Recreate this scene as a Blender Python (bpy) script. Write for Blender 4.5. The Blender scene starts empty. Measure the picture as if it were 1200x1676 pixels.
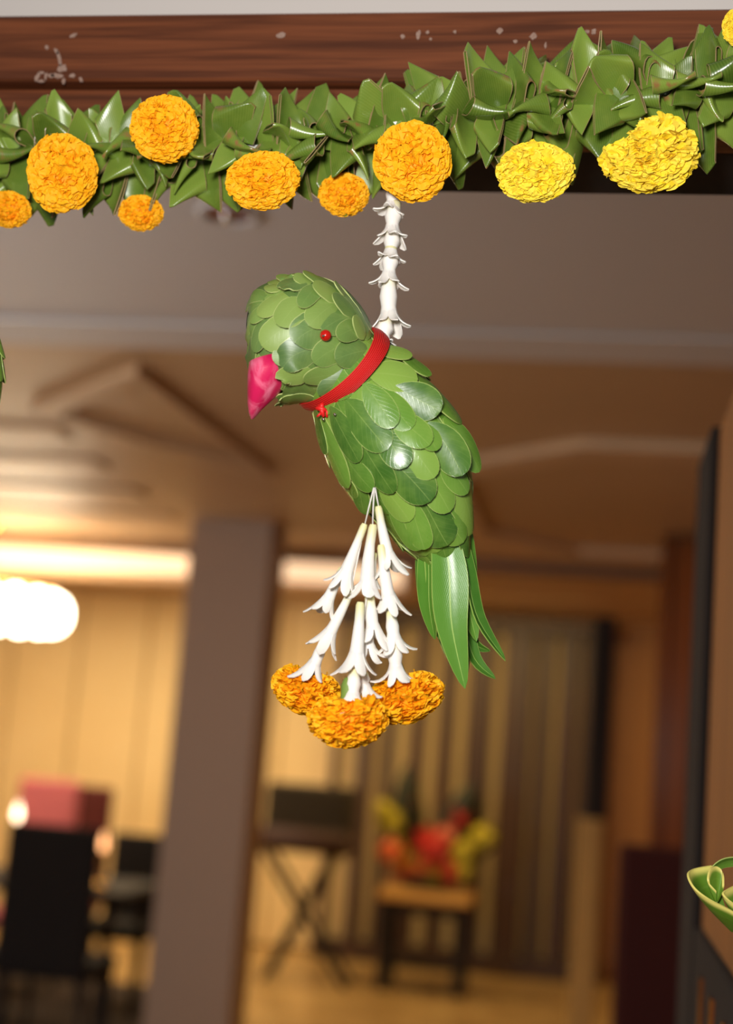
import bpy, math, random
from mathutils import Vector, Matrix
rnd = random.Random(7)
sc = bpy.context.scene
col = sc.collection
PI = math.pi

# ------------------------------------------------------------------ camera
F = 50.0 / 36.0 * 1676.0                       # focal length in pixels of the 1200x1676 frame
YAW, PIT, ROL = math.radians(9.8), math.radians(9.44), math.radians(4.5)
EYE = Vector((0, 0, 1.6))
fw = Vector((-math.sin(YAW) * math.cos(PIT), math.cos(YAW) * math.cos(PIT), math.sin(PIT)))
_r0 = Vector((math.cos(YAW), math.sin(YAW), 0)); _u0 = _r0.cross(fw)
RT = math.cos(ROL) * _r0 + math.sin(ROL) * _u0
UP = -math.sin(ROL) * _r0 + math.cos(ROL) * _u0
cam_d = bpy.data.cameras.new('camera'); cam = bpy.data.objects.new('camera', cam_d); col.objects.link(cam)
cam.matrix_world = Matrix(((RT.x, UP.x, -fw.x, EYE.x), (RT.y, UP.y, -fw.y, EYE.y), (RT.z, UP.z, -fw.z, EYE.z), (0, 0, 0, 1)))
cam_d.sensor_fit = 'VERTICAL'; cam_d.sensor_height = 36; cam_d.sensor_width = 25.8; cam_d.lens = 50
cam_d.clip_start = 0.05; cam_d.clip_end = 60
cam_d.dof.use_dof = True; cam_d.dof.focus_distance = 1.095; cam_d.dof.aperture_fstop = 2.8
sc.camera = cam

# ------------------------------------------------------------------ light
sc.view_settings.view_transform = 'Standard'; sc.view_settings.look = 'None'
sc.view_settings.gamma = 1; sc.view_settings.use_curve_mapping = False
sc.view_settings.exposure = 0.0
try: sc.cycles.use_denoising = True
except Exception: pass
w = bpy.data.worlds.new('hall_daylight'); sc.world = w; w.use_nodes = True
w.node_tree.nodes['Background'].inputs[0].default_value = (1.0, 0.97, 0.94, 1)
w.node_tree.nodes['Background'].inputs[1].default_value = 0.13

def area(name, loc, aim, sx, sy, power, color):
    d = bpy.data.lights.new(name, 'AREA'); d.shape = 'RECTANGLE' if sx > .3 else 'ELLIPSE'; d.size = sx; d.size_y = sy
    d.energy = power; d.color = color
    o = bpy.data.objects.new(name, d); col.objects.link(o); o.location = loc
    o.rotation_euler = (Vector(aim) - Vector(loc)).to_track_quat('-Z', 'Y').to_euler()
    return o
area('camera_flash', EYE - RT * .13 + UP * .21 - fw * .02, EYE + fw * 1.3, .20, .20, 15.5, (1, .97, .93))
area('added_entrance_fill', (-3.2, 1.5, 1.5), (-2.2, 6, 2.3), 1.8, 1.2, 60, (.97, .97, 1))  # cool fill added for the near ceiling and column; no window stands here
area('lounge_ceiling_light', (-3.6, 9.6, 2.70), (-3.6, 9.6, 0), 2.6, 1.6, 76, (1, .81, .50))
area('back_room_ceiling_light', (-.9, 9.9, 2.70), (-.9, 10.6, 0), 1.6, .8, 50, (1, .72, .30))
area('passage_ceiling_light', (-.6, 5.6, 2.70), (-.6, 5.6, 0), 1.0, 1.0, 9, (1, .66, .34))

# ------------------------------------------------------------------ helpers
def ray(px, py): return fw + RT * ((px - 600) / F) + UP * ((838 - py) / F)
def at_y(px, py, Y): v = ray(px, py); return EYE + v * (Y / v.y)          # point of a sight line on a wall plane Y
def tag(o, label=None, cat=None, group=None, kind=None):
    if label: o['label'] = label
    if cat: o['category'] = cat
    if group: o['group'] = group
    if kind: o['kind'] = kind
    return o
def empty(name, loc=(0, 0, 0), rz=0):
    o = bpy.data.objects.new(name, None); col.objects.link(o); o.location = loc; o.rotation_euler = (0, 0, rz)
    o.empty_display_size = .05
    return o
class MB:
    def __init__(s): s.v = []; s.f = []; s.uv = {}
    def add(s, vs, fs, uvs=None):
        n = len(s.v); s.v += [tuple(x) for x in vs]; s.f += [tuple(i + n for i in f) for f in fs]
        if uvs:
            for i, q in enumerate(uvs): s.uv[n + i] = q
        return s
    def box(s, a, b, rz=0, piv=None, bev=0.0):
        (x0, y0, z0), (x1, y1, z1) = a, b
        if bev <= 0:
            vs = [(x0,y0,z0),(x1,y0,z0),(x1,y1,z0),(x0,y1,z0),(x0,y0,z1),(x1,y0,z1),(x1,y1,z1),(x0,y1,z1)]
            fs = [(0,3,2,1),(4,5,6,7),(0,1,5,4),(1,2,6,5),(2,3,7,6),(3,0,4,7)]
        else:                                              # chamfered top/bottom and uprights
            def ring(z, i):
                k = bev
                return [(x0+k+i,y0+i,z),(x1-k-i,y0+i,z),(x1-i,y0+k+i,z),(x1-i,y1-k-i,z),(x1-k-i,y1-i,z),(x0+k+i,y1-i,z),(x0+i,y1-k-i,z),(x0+i,y0+k+i,z)]
            vs = ring(z0, bev * .6) + ring(z0 + bev * .6, 0) + ring(z1 - bev * .6, 0) + ring(z1, bev * .6)
            fs = [tuple(range(7, -1, -1)), tuple(range(24, 32))]
            for r in range(3):
                for i in range(8): fs.append((r*8+i, r*8+(i+1) % 8, r*8+8+(i+1) % 8, r*8+8+i))
        if rz:
            c, q = math.cos(rz), math.sin(rz); px, py = piv or ((x0+x1)/2, (y0+y1)/2)
            vs = [(px+(x-px)*c-(y-py)*q, py+(x-px)*q+(y-py)*c, z) for x, y, z in vs]
        return s.add(vs, fs)
    def tube(s, pts, rad, n=8, cap=True):
        pts = [Vector(p) for p in pts]; m = len(pts)
        rr = rad if isinstance(rad, (list, tuple)) else [rad] * m
        t0 = (pts[1] - pts[0]).normalized(); a = t0.orthogonal().normalized()
        vs = []
        for i, p in enumerate(pts):
            t = (pts[min(i+1, m-1)] - pts[max(i-1, 0)]).normalized()
            a = (a - t * a.dot(t)).normalized(); b = t.cross(a)
            for k in range(n):
                g = 2 * PI * k / n; vs.append(p + (a * math.cos(g) + b * math.sin(g)) * rr[i])
        fs = [(i*n+k, i*n+(k+1) % n, (i+1)*n+(k+1) % n, (i+1)*n+k) for i in range(m-1) for k in range(n)]
        if cap: fs += [tuple(range(n-1, -1, -1)), tuple(range((m-1)*n, m*n))]
        return s.add(vs, fs)
    def lathe(s, prof, c=(0, 0, 0), n=20):
        vs = [(c[0]+r*math.cos(2*PI*k/n), c[1]+r*math.sin(2*PI*k/n), c[2]+z) for r, z in prof for k in range(n)]
        m = len(prof)
        fs = [(i*n+k, i*n+(k+1) % n, (i+1)*n+(k+1) % n, (i+1)*n+k) for i in range(m-1) for k in range(n)]
        fs += [tuple(range(n-1, -1, -1)), tuple(range((m-1)*n, m*n))]
        return s.add(vs, fs)
    def ball(s, c, rx, ry=None, rz=None, n=12, m=8):
        ry = ry or rx; rz = rz or rx
        prof = [(max(.001, math.sin(PI*i/m)), -math.cos(PI*i/m)) for i in range(m+1)]
        vs = [(c[0]+rx*r*math.cos(2*PI*k/n), c[1]+ry*r*math.sin(2*PI*k/n), c[2]+rz*z) for r, z in prof for k in range(n)]
        fs = [(i*n+k, i*n+(k+1) % n, (i+1)*n+(k+1) % n, (i+1)*n+k) for i in range(m) for k in range(n)]
        return s.add(vs, fs)
    def mesh(s, name, mat, smooth=False):
        me = bpy.data.meshes.new(name); me.from_pydata(s.v, [], s.f)
        if s.uv:
            l = me.uv_layers.new(name='UVMap')
            for lp in me.loops: l.data[lp.index].uv = s.uv.get(lp.vertex_index, (0, 0))
        me.materials.append(mat)
        if smooth: me.polygons.foreach_set('use_smooth', [True] * len(me.polygons))
        me.update(); return me
    def build(s, name, mat, parent=None, smooth=False, loc=None):
        if loc is not None: s.v = [tuple(Vector(p) - Vector(loc)) for p in s.v]
        o = bpy.data.objects.new(name, s.mesh(name, mat, smooth)); col.objects.link(o)
        if loc is not None: o.location = loc
        if parent: o.parent = parent
        return o
def place(name, me, parent=None, mw=None):
    o = bpy.data.objects.new(name, me); col.objects.link(o)
    if parent: o.parent = parent
    if mw is not None: o.matrix_local = mw
    return o
def thick(o, t, off=0):
    m = o.modifiers.new('thickness', 'SOLIDIFY'); m.thickness = t; m.offset = off
    e = o.modifiers.new('crisp_edges', 'EDGE_SPLIT'); e.split_angle = math.radians(50); return o
def frame(loc, x, y, z):
    return Matrix(((x.x, y.x, z.x, loc.x), (x.y, y.y, z.y, loc.y), (x.z, y.z, z.z, loc.z), (0, 0, 0, 1)))

# ------------------------------------------------------------------ materials
def srgb(r, g, b):
    f = lambda c: (c/255/12.92 if c/255 <= .04045 else ((c/255+.055)/1.055)**2.4)
    return (f(r), f(g), f(b), 1)
class NT:
    def __init__(s, name):
        s.m = bpy.data.materials.new(name); s.m.use_nodes = True; s.t = s.m.node_tree
        s.b = s.t.nodes['Principled BSDF']
    def n(s, typ, **kw):
        x = s.t.nodes.new(typ)
        for k, v in kw.items():
            if k[0] == 'i' and k[1:].isdigit(): s.put(x.inputs[int(k[1:])], v)
            else: setattr(x, k, v)
        return x
    def put(s, sock, v):
        if hasattr(v, 'is_output'): s.t.links.new(v, sock)
        else: sock.default_value = v
    def math(s, op, a, b=0.0, c=0.0): return s.n('ShaderNodeMath', operation=op, i0=a, i1=b, i2=c).outputs[0]
    def step(s, v, a, b): return s.n('ShaderNodeMapRange', interpolation_type='SMOOTHSTEP', i0=v, i1=a, i2=b, i3=0., i4=1.).outputs[0]
    def mix(s, f, a, b):
        x = s.n('ShaderNodeMix', data_type='RGBA'); s.put(x.inputs[0], f); s.put(x.inputs[6], a); s.put(x.inputs[7], b)
        return x.outputs[2]
    def noise(s, scale, detail=3, vec=None, dist=0):
        x = s.n('ShaderNodeTexNoise'); x.inputs['Scale'].default_value = scale; x.inputs['Detail'].default_value = detail
        x.inputs['Distortion'].default_value = dist
        if vec is not None: s.put(x.inputs['Vector'], vec)
        return x.outputs[0]
    def obj(s): return s.n('ShaderNodeTexCoord').outputs['Object']
    def set(s, **kw):
        for k, v in kw.items(): s.put(s.b.inputs[k.replace('_', ' ')], v)
        return s
    def bump(s, h, strength=.3, dist=.001):
        x = s.n('ShaderNodeBump'); x.inputs['Strength'].default_value = strength; x.inputs['Distance'].default_value = dist
        s.put(x.inputs['Height'], h); s.put(s.b.inputs['Normal'], x.outputs[0]); return s
def plain(name, c, rough=.6, metal=0., c2=None, scale=6, bump=0):
    t = NT(name); c2 = c2 or tuple(x * .82 for x in c[:3]) + (1,)
    nz = t.noise(scale, 4, t.obj())
    t.set(Base_Color=t.mix(nz, c2, c), Roughness=rough, Metallic=metal)
    if bump: t.bump(t.noise(scale * 12, 3, t.obj()), bump, .002)
    return t.m
def wood(name, dark, light, axis=0, rough=.35, scale=1.0):
    t = NT(name); mp = t.n('ShaderNodeMapping'); t.put(mp.inputs[0], t.obj())
    sv = [55 * scale] * 3; sv[axis] = 2.2 * scale; mp.inputs['Scale'].default_value = sv
    a = t.noise(1.0, 6, mp.outputs[0], .6)
    mp2 = t.n('ShaderNodeMapping'); t.put(mp2.inputs[0], t.obj()); sv = [260 * scale] * 3; sv[axis] = 9 * scale; mp2.inputs['Scale'].default_value = sv
    b = t.noise(1.0, 3, mp2.outputs[0])
    k = t.math('ADD', t.math('MULTIPLY', t.step(a, .3, .72), .75), t.math('MULTIPLY', b, .3))
    t.set(Base_Color=t.mix(k, dark, light), Roughness=rough).bump(b, .12, .0005)
    return t.m
def glow(name, c, st):
    t = NT(name); t.set(Base_Color=c, Emission_Color=c, Emission_Strength=st); return t.m

def leaf_mat(name, a, b, c, rib, rim, ribw=.018, rimw=.035, rough=.28, veins=14, tipbrown=0., spec=.5, ribmix=.75, edge=.85):
    """waxy leaf: u across, v from base to tip"""
    t = NT(name); uv = t.n('ShaderNodeUVMap').outputs[0]; sp = t.n('ShaderNodeSeparateXYZ', i0=uv)
    u, v = sp.outputs[0], sp.outputs[1]
    d = t.math('ABSOLUTE', t.math('SUBTRACT', u, .5))
    rn = t.n('ShaderNodeObjectInfo').outputs['Random']
    base = t.mix(t.step(rn, 0., .55), a, b); base = t.mix(t.step(rn, .6, 1.), base, c)
    ob = t.obj(); nz = t.noise(55, 3, ob)
    base = t.mix(t.math('MULTIPLY', t.step(nz, .35, .75), .35), base, c)
    # side veins run out from the midrib towards the tip
    ph = t.math('MULTIPLY', t.math('SUBTRACT', v, t.math('MULTIPLY', d, .7)), veins)
    vn = t.step(t.math('ABSOLUTE', t.math('SUBTRACT', t.math('FRACT', ph), .5)), .09, .0)
    base = t.mix(t.math('MULTIPLY', vn, .10), base, rib)
    base = t.mix(t.math('MULTIPLY', t.step(d, ribw, ribw * .35), ribmix), base, rib)
    rm = t.step(d, .5 - rimw, .5 - rimw * .3)
    base = t.mix(t.math('MULTIPLY', rm, edge), base, rim)
    if tipbrown:
        q = t.math('MULTIPLY', t.step(t.noise(70, 3, ob), .52, .66), t.step(rn, 1 - tipbrown, 1 - tipbrown + .05))
        base = t.mix(t.math('MULTIPLY', q, .7), base, srgb(150, 105, 75))
    t.set(Base_Color=base, Roughness=t.math('ADD', rough, t.math('MULTIPLY', nz, .14)), Specular_IOR_Level=spec)
    t.bump(t.math('ADD', t.math('MULTIPLY', vn, .10), t.math('MULTIPLY', nz, .9)), .2, .0014)
    return t.m
def strip_leaf_mat(name):
    """folded strap leaf with fine parallel veins, brown cut edges and a few dry patches"""
    t = NT(name); uv = t.n('ShaderNodeUVMap').outputs[0]; sp = t.n('ShaderNodeSeparateXYZ', i0=uv)
    u, v = sp.outputs[0], sp.outputs[1]
    rn = t.n('ShaderNodeObjectInfo').outputs['Random']; ob = t.obj()
    base = t.mix(rn, srgb(68, 96, 24), srgb(124, 150, 58))
    nz = t.noise(38, 3, ob)
    base = t.mix(t.math('MULTIPLY', t.step(nz, .4, .75), .45), base, srgb(134, 148, 56))
    vn = t.math('SINE', t.math('ADD', t.math('MULTIPLY', u, 105), t.math('MULTIPLY', v, 40))); vn = t.math('MULTIPLY', t.math('ADD', vn, 1), .5)
    base = t.mix(t.math('MULTIPLY', vn, .12), base, srgb(158, 176, 88))
    d = t.math('ABSOLUTE', t.math('SUBTRACT', u, .5))
    e = t.step(t.math('ADD', d, t.math('MULTIPLY', nz, .03)), .496, .512)
    base = t.mix(t.math('MULTIPLY', e, .85), base, srgb(168, 138, 100))
    r2 = t.math('FRACT', t.math('MULTIPLY', rn, 7.31))
    tip = t.math('MULTIPLY', t.step(t.math('ABSOLUTE', t.math('SUBTRACT', v, .5)), .14, .0), t.step(t.noise(90, 3, ob), .46, .62))
    base = t.mix(t.math('MULTIPLY', tip, t.step(r2, .35, .8)), base, srgb(146, 104, 62))
    t.set(Base_Color=base, Roughness=t.math('ADD', .17, t.math('MULTIPLY', nz, .2)), Specular_IOR_Level=.6)
    t.bump(t.math('ADD', t.math('MULTIPLY', vn, .12), nz), .2, .0010)
    return t.m
M = {}
M['wall'] = plain('painted_wall', srgb(214, 206, 200), .85, c2=srgb(206, 197, 191), scale=3, bump=.05)
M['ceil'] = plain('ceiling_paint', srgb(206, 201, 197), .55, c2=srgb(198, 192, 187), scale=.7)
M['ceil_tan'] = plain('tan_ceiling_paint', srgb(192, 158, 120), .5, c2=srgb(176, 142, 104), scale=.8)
M['ceil_trim'] = plain('tan_moulding', srgb(206, 172, 134), .5)
M['post'] = plain('gold_beige_board', srgb(196, 156, 84), .6)
M['ceil_dark'] = plain('brown_moulding', srgb(120, 84, 54), .5)
M['gold_wall'] = plain('cream_panelling', srgb(232, 204, 150), .6, c2=srgb(222, 190, 132), scale=2)
M['gold_groove'] = plain('panel_groove', srgb(176, 140, 88), .7)
M['brown_wall'] = plain('brown_wall_paint', srgb(160, 108, 54), .6)
M['column'] = plain('column_paint', srgb(164, 138, 116), .6, c2=srgb(156, 130, 108), scale=1)
M['floor'] = plain('polished_stone', srgb(200, 164, 104), .25, c2=srgb(116, 80, 36), scale=2.6)
M['beam'] = wood('walnut_door_frame', srgb(70, 34, 18), srgb(128, 70, 40), 0, .36, 2.0)
M['beam_v'] = wood('walnut_upright', srgb(50, 22, 10), srgb(112, 58, 30), 2, .34)
M['door_panel'] = wood('veneered_door', srgb(136, 84, 30), srgb(168, 108, 44), 2, .7, .5)
M['dark_wood'] = wood('dark_stained_wood', srgb(16, 10, 7), srgb(34, 20, 12), 2, .8, .4)
M['stile'] = plain('near_black_door_edge', srgb(22, 13, 9), .95)
M['slat'] = wood('brown_slat', srgb(40, 22, 9), srgb(72, 42, 18), 2, .5, .3)
M['red_wood'] = wood('reddish_polished_wood', srgb(92, 46, 14), srgb(142, 76, 26), 2, .18, .3)
M['black_fab'] = plain('black_upholstery', srgb(16, 9, 7), .95)
M['pink_fab'] = plain('pink_upholstery', srgb(206, 108, 110), .8)
M['maroon_fab'] = plain('maroon_upholstery', srgb(88, 22, 16), .8)
M['red_fab'] = plain('dark_red_upholstery', srgb(60, 9, 3), .95)
M['brass'] = plain('polished_brass', srgb(240, 196, 120), .14, 1., scale=10)
M['chest'] = plain('dark_olive_leather', srgb(44, 33, 12), .9)
M['chest_edge'] = plain('chest_red_brown', srgb(58, 26, 10), .7)
M['cloth'] = plain('gold_table_cloth', srgb(226, 170, 84), .7)
M['cove'] = glow('cove_lamp_glow', (1, .70, .44, 1), 1.0)
M['bulb'] = glow('chandelier_globe_glow', (1, .86, .62, 1), 14)
M['chrome'] = plain('chrome', srgb(225, 222, 218), .12, 1.)
M['lamp_in'] = plain('downlight_copper', srgb(150, 70, 44), .35, .6)
M['paint'] = plain('dried_paint_smear', srgb(176, 150, 136), .9, scale=300, c2=srgb(128, 92, 74))
M['core'] = plain('packed_leaf_core', srgb(34, 58, 20), .8)
M['thread'] = plain('white_cotton_thread', srgb(236, 230, 222), .9)
M['calyx'] = plain('green_calyx', srgb(122, 150, 62), .6, scale=60)
M['leaf'] = leaf_mat('glossy_round_leaf', srgb(62, 102, 34), srgb(100, 142, 50), srgb(134, 166, 70), srgb(162, 186, 98), srgb(176, 194, 108), .014, .022, .20, 9, ribmix=.4, spec=.6, edge=.9)
M['head_leaf'] = leaf_mat('head_round_leaf', srgb(80, 112, 56), srgb(108, 140, 64), srgb(138, 162, 78), srgb(160, 186, 104), srgb(188, 200, 124), .012, .024, .36, 8, ribmix=.25, spec=.9, edge=.9)
M['tail_leaf'] = leaf_mat('long_tail_leaf', srgb(58, 106, 28), srgb(80, 132, 40), srgb(98, 146, 52), srgb(170, 200, 104), srgb(150, 180, 84), .03, .035, .24, 26)
M['cup_leaf'] = leaf_mat('pale_edged_leaf', srgb(88, 128, 30), srgb(102, 142, 38), srgb(116, 152, 46), srgb(150, 180, 90), srgb(240, 226, 120), .01, .15, .4, 8, edge=1.)
M['strip_leaf'] = strip_leaf_mat('folded_strap_leaf')
t = NT('red_thread_ribbon'); uvn = t.n('ShaderNodeUVMap').outputs[0]; sp = t.n('ShaderNodeSeparateXYZ', i0=uvn)
rows_ = t.math('SINE', t.math('MULTIPLY', sp.outputs[0], 60)); tw = t.math('SINE', t.math('ADD', t.math('MULTIPLY', sp.outputs[1], 900), t.math('MULTIPLY', sp.outputs[0], 30)))
t.set(Base_Color=t.mix(t.step(rows_, -1, .3), srgb(176, 12, 14), srgb(230, 34, 32)), Roughness=.5).bump(t.math('ADD', rows_, t.math('MULTIPLY', tw, .4)), .6, .0006)
M['ribbon'] = t.m
M['bead'] = plain('red_glass_bead', srgb(196, 24, 16), .12)
t = NT('pink_beak'); ob = t.obj(); mp = t.n('ShaderNodeMapping'); t.put(mp.inputs[0], ob); mp.inputs['Scale'].default_value = (90, 90, 30)
nz = t.noise(1, 4, mp.outputs[0], .5)
t.set(Base_Color=t.mix(t.step(nz, .38, .7), srgb(214, 28, 88), srgb(250, 128, 160)), Roughness=.42).bump(t.noise(500, 3, ob), .2, .0005)
M['beak'] = t.m
t = NT('tuberose_petal'); sp = t.n('ShaderNodeSeparateXYZ', i0=t.n('ShaderNodeUVMap').outputs[0])
t.set(Base_Color=t.mix(t.step(sp.outputs[1], .45, .0), srgb(247, 241, 233), srgb(232, 226, 168)), Roughness=.5, Subsurface_Weight=.15, Subsurface_Radius=(.004, .003, .002), Subsurface_Scale=.3)
M['tuberose'] = t.m
def petal_mat(name, deep, mid, hi):
    t = NT(name); sp = t.n('ShaderNodeSeparateXYZ', i0=t.n('ShaderNodeUVMap').outputs[0])
    c = t.mix(t.step(sp.outputs[1], 0., .75), deep, mid); c = t.mix(t.math('MULTIPLY', sp.outputs[0], .55), c, hi)
    t.set(Base_Color=c, Roughness=.62, Specular_IOR_Level=.25); return t.m
M['orange'] = petal_mat('orange_marigold_petal', srgb(250, 142, 2), srgb(255, 178, 14), srgb(255, 200, 36))
M['deep_orange'] = petal_mat('deep_orange_marigold_petal', srgb(232, 104, 0), srgb(255, 152, 8), srgb(255, 176, 20))
M['yellow'] = petal_mat('yellow_marigold_petal', srgb(240, 186, 4), srgb(255, 220, 40), srgb(255, 234, 100))
M['bloom_red'] = plain('red_blossom', srgb(196, 36, 20), .6); M['bloom_orange'] = plain('orange_blossom', srgb(226, 110, 50), .6)
M['bloom_yellow'] = plain('yellow_blossom', srgb(196, 178, 40), .6); M['bloom_leaf'] = plain('dark_foliage', srgb(38, 40, 16), .6)
M['bloom_pink'] = plain('salmon_blossom', srgb(216, 120, 90), .6)

# ------------------------------------------------------------------ the room
CEIL, YB = 2.75, 11.5
def struct(name, mb, mat, parent=None, **kw):
    o = mb.build(name, mat, parent, **kw)
    if not parent: o['kind'] = 'structure'
    return o
XL, XR = -6.2, 1.3
DX0, DX1, DZ = -1.0, .14, 2.10                      # the door opening
struct('floor', MB().box((XL-.1, -1.2, -.12), (XR+.1, YB+.15, 0)), M['floor'])
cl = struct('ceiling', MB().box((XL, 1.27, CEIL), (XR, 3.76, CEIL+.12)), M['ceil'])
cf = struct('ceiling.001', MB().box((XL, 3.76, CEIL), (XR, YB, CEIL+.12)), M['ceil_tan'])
struct('wall_front', MB().box((XL-.1, 1.155, 0), (DX0, 1.27, 3.2)).box((DX1, 1.155, 0), (XR+.1, 1.27, 3.2)).box((DX0, 1.155, 2.19), (DX1, 1.27, 3.2)), M['wall'])
struct('wall_left', MB().box((XL-.1, 1.27, 0), (XL, YB+.1, CEIL+.12)), M['gold_wall'])
struct('wall_right', MB().box((XR, 1.27, 0), (XR+.1, YB+.1, CEIL+.12)), M['brown_wall'])
wb = struct('wall_back', MB().box((XL, YB, 0), (-1.35, YB+.1, CEIL)), M['gold_groove'])
struct('wall_back.001', MB().box((-1.35, YB, 0), (XR, YB+.1, CEIL)), M['brown_wall'])
x = -1.37
while x > XL + .1:                                  # cream panels with open joints
    w_ = .575
    MB().box((max(x-w_, XL), YB-.025, .02), (x, YB-.001, CEIL-.01), bev=.008).build('wall_panel', M['gold_wall'], wb)
    x -= w_ + .02
# ceiling mouldings
band = struct('trim_1', MB().box((XL, 3.74, CEIL-.012), (XR, 3.98, CEIL-.0005), bev=.006), M['ceil'])
struct('trim_2', MB().box((XL, 8.26, CEIL-.07), (XR, 8.36, CEIL-.0005), bev=.01), M['ceil_dark'])
def ring_trim(name, pts, wd, mat):
    pts = [Vector((a, b, 0)) for a, b in pts]; n = len(pts); vs = []
    c = sum(pts, Vector()) / n
    for p in pts:
        q = p + (c - p).normalized() * wd
        vs += [(p.x, p.y, CEIL-.0005), (p.x, p.y, CEIL-.035), (q.x, q.y, CEIL-.035), (q.x, q.y, CEIL-.0005)]
    fs = []
    for i in range(n):
        j = (i + 1) % n
        for k in range(4): fs.append((i*4+k, i*4+(k+1) % 4, j*4+(k+1) % 4, j*4+k))
    return struct(name, MB().add(vs, fs), mat)
ring_trim('trim_3', [(-1.50, 4.20), (-2.10, 4.80), (-1.78, 5.40), (-1.42, 5.82)], .09, M['ceil_trim'])
for k_, yy in enumerate((5.15, 5.75, 6.45, 7.2)): struct('trim_%d' % (5+k_), MB().box((XL, yy, CEIL-.018), (-2.15-.05*k_, yy+.22, CEIL-.0005), bev=.01), M['ceil_trim'])
ring_trim('trim_4', [(-.1, 5.0), (-.75, 5.6), (-.75, 7.2), (-.2, 7.8), (.55, 7.8), (1.0, 7.2), (1.0, 5.6), (.6, 5.0)], .2, M['ceil_trim'])
# column between passage and lounge
c_ = struct('column', MB().box((-2.19, 7.25, 0), (-1.75, 7.62, CEIL)), M['column'])
# walnut head of the door frame: fascia, recessed band, soffit
z0, z1 = 2.106, 2.226
head = struct('door_1', MB().box((DX0-.09, 1.118, 2.163), (DX1+.09, 1.156, 2.226), bev=.003), M['beam'])
MB().box((DX0-.06, 1.130, 2.116), (DX1+.06, 1.158, 2.161), bev=.002).build('recessed_rail', M['beam'], head)
MB().box((DX0, 1.150, 2.121), (DX1, 1.26, 2.19), bev=.002).build('head_lining', M['dark_wood'], head)
MB().box((DX1, 1.12, 0), (DX1+.09, 1.26, 2.162), bev=.003).build('jamb', M['beam_v'], head)
MB().box((DX0-.09, 1.12, 0), (DX0, 1.26, 2.162), bev=.003).build('jamb', M['beam_v'], head)
# dried paint smears and flecks on the fascia
def smear(pts, parent=head, Y=1.1175):
    m = MB()
    for px, py, rx, ry, *rot in pts:
        c = at_y(px, py, Y); k = c.y / F * 1.0; a = math.radians(rot[0]) if rot else 0; n = 12
        ring = []
        for i in range(n):
            g = 2*PI*i/n; q = 1 + rnd.uniform(-.28, .28)
            u, v = rx*math.cos(g)*q, ry*math.sin(g)*q
            ring.append((c.x + (u*math.cos(a) - v*math.sin(a))*k*1.0, Y, c.z - (u*math.sin(a) + v*math.cos(a))*k))
        top = [(p[0], Y-.0004, p[2]) for p in ring]
        bk = [(p[0], Y+.0012, p[2]) for p in ring]
        m.add(top + bk, [tuple(range(n))] + [(i, (i+1) % n, n+(i+1) % n, n+i) for i in range(n)])
    return m.build('paint_smear', M['paint'], parent)
smear([(97, 95, 4, 20, -18), (102, 112, 9, 8), (95, 124, 14, 5, 5), (104, 133, 3, 6), (118, 124, 6, 4), (84, 124, 6, 4), (132, 130, 3, 6, -30), (77, 78, 4, 4), (92, 84, 3, 8, -30)])
smear([(61, 126, 4, 8, 20), (68, 119, 7, 3), (75, 125, 3, 7), (67, 133, 7, 3)])
smear([(120, 58, 8, 3, -20)]); smear([(461, 57, 9, 5, -15)]); smear([(660, 60, 4, 4)]); smear([(685, 57, 4, 8)]); smear([(700, 53, 3, 3)])
smear([(745, 52, 3, 3)]); smear([(818, 50, 5, 6)]); smear([(844, 68, 4, 3)]); smear([(873, 60, 6, 7, 30)]); smear([(893, 75, 2, 6)])
smear([(930, 80, 3, 18, 48)]); smear([(960, 52, 5, 3)]); smear([(972, 52, 4, 5)]); smear([(705, 64, 3, 3)])
# open door leaf on the right
dl = struct('door_2', MB().box((.150, 1.27, .01), (.185, 2.02, 2.085)), M['door_panel'])
MB().box((.138, 2.02, .01), (.188, 2.30, 2.09), bev=.004).build('stile', M['stile'], dl)
MB().box((.138, 1.27, .01), (.188, 1.36, 2.09), bev=.004).build('stile', M['stile'], dl)
MB().box((.140, 1.36, .01), (.187, 2.02, 1.40), bev=.004).build('lower_panel', M['stile'], dl)
for yy in (1.5, 1.66, 1.82): MB().box((.136, yy, .05), (.1405, yy+.03, 1.36)).build('bead_strip', M['red_wood'], dl)
# recessed downlight in the passage ceiling
dw = empty('downlight', (-.865, 2.911, CEIL))
prof = [(.050, .0), (.072, .0), (.074, -.006), (.066, -.011), (.052, -.008), (.050, .0)]
n_ = 32
m_ = MB(); m_.v = [(r*math.cos(2*PI*k/n_), r*math.sin(2*PI*k/n_), z) for r, z in prof for k in range(n_)]
m_.f = [(i*n_+k, i*n_+(k+1) % n_, (i+1)*n_+(k+1) % n_, (i+1)*n_+k) for i in range(5) for k in range(n_)]
m_.build('trim_ring', M['ceil'], dw, True)
MB().lathe([(.05, -.001), (.05, -.004), (.03, -.0035)], n=28).build('reflector_bowl', M['lamp_in'], dw, True)
MB().ball((0, 0, -.006), .022, .022, .016).build('lamp', M['chrome'], dw, True)
tag(dw, 'round recessed downlight with copper bowl in the grey ceiling behind the garland', 'ceiling light')
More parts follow.
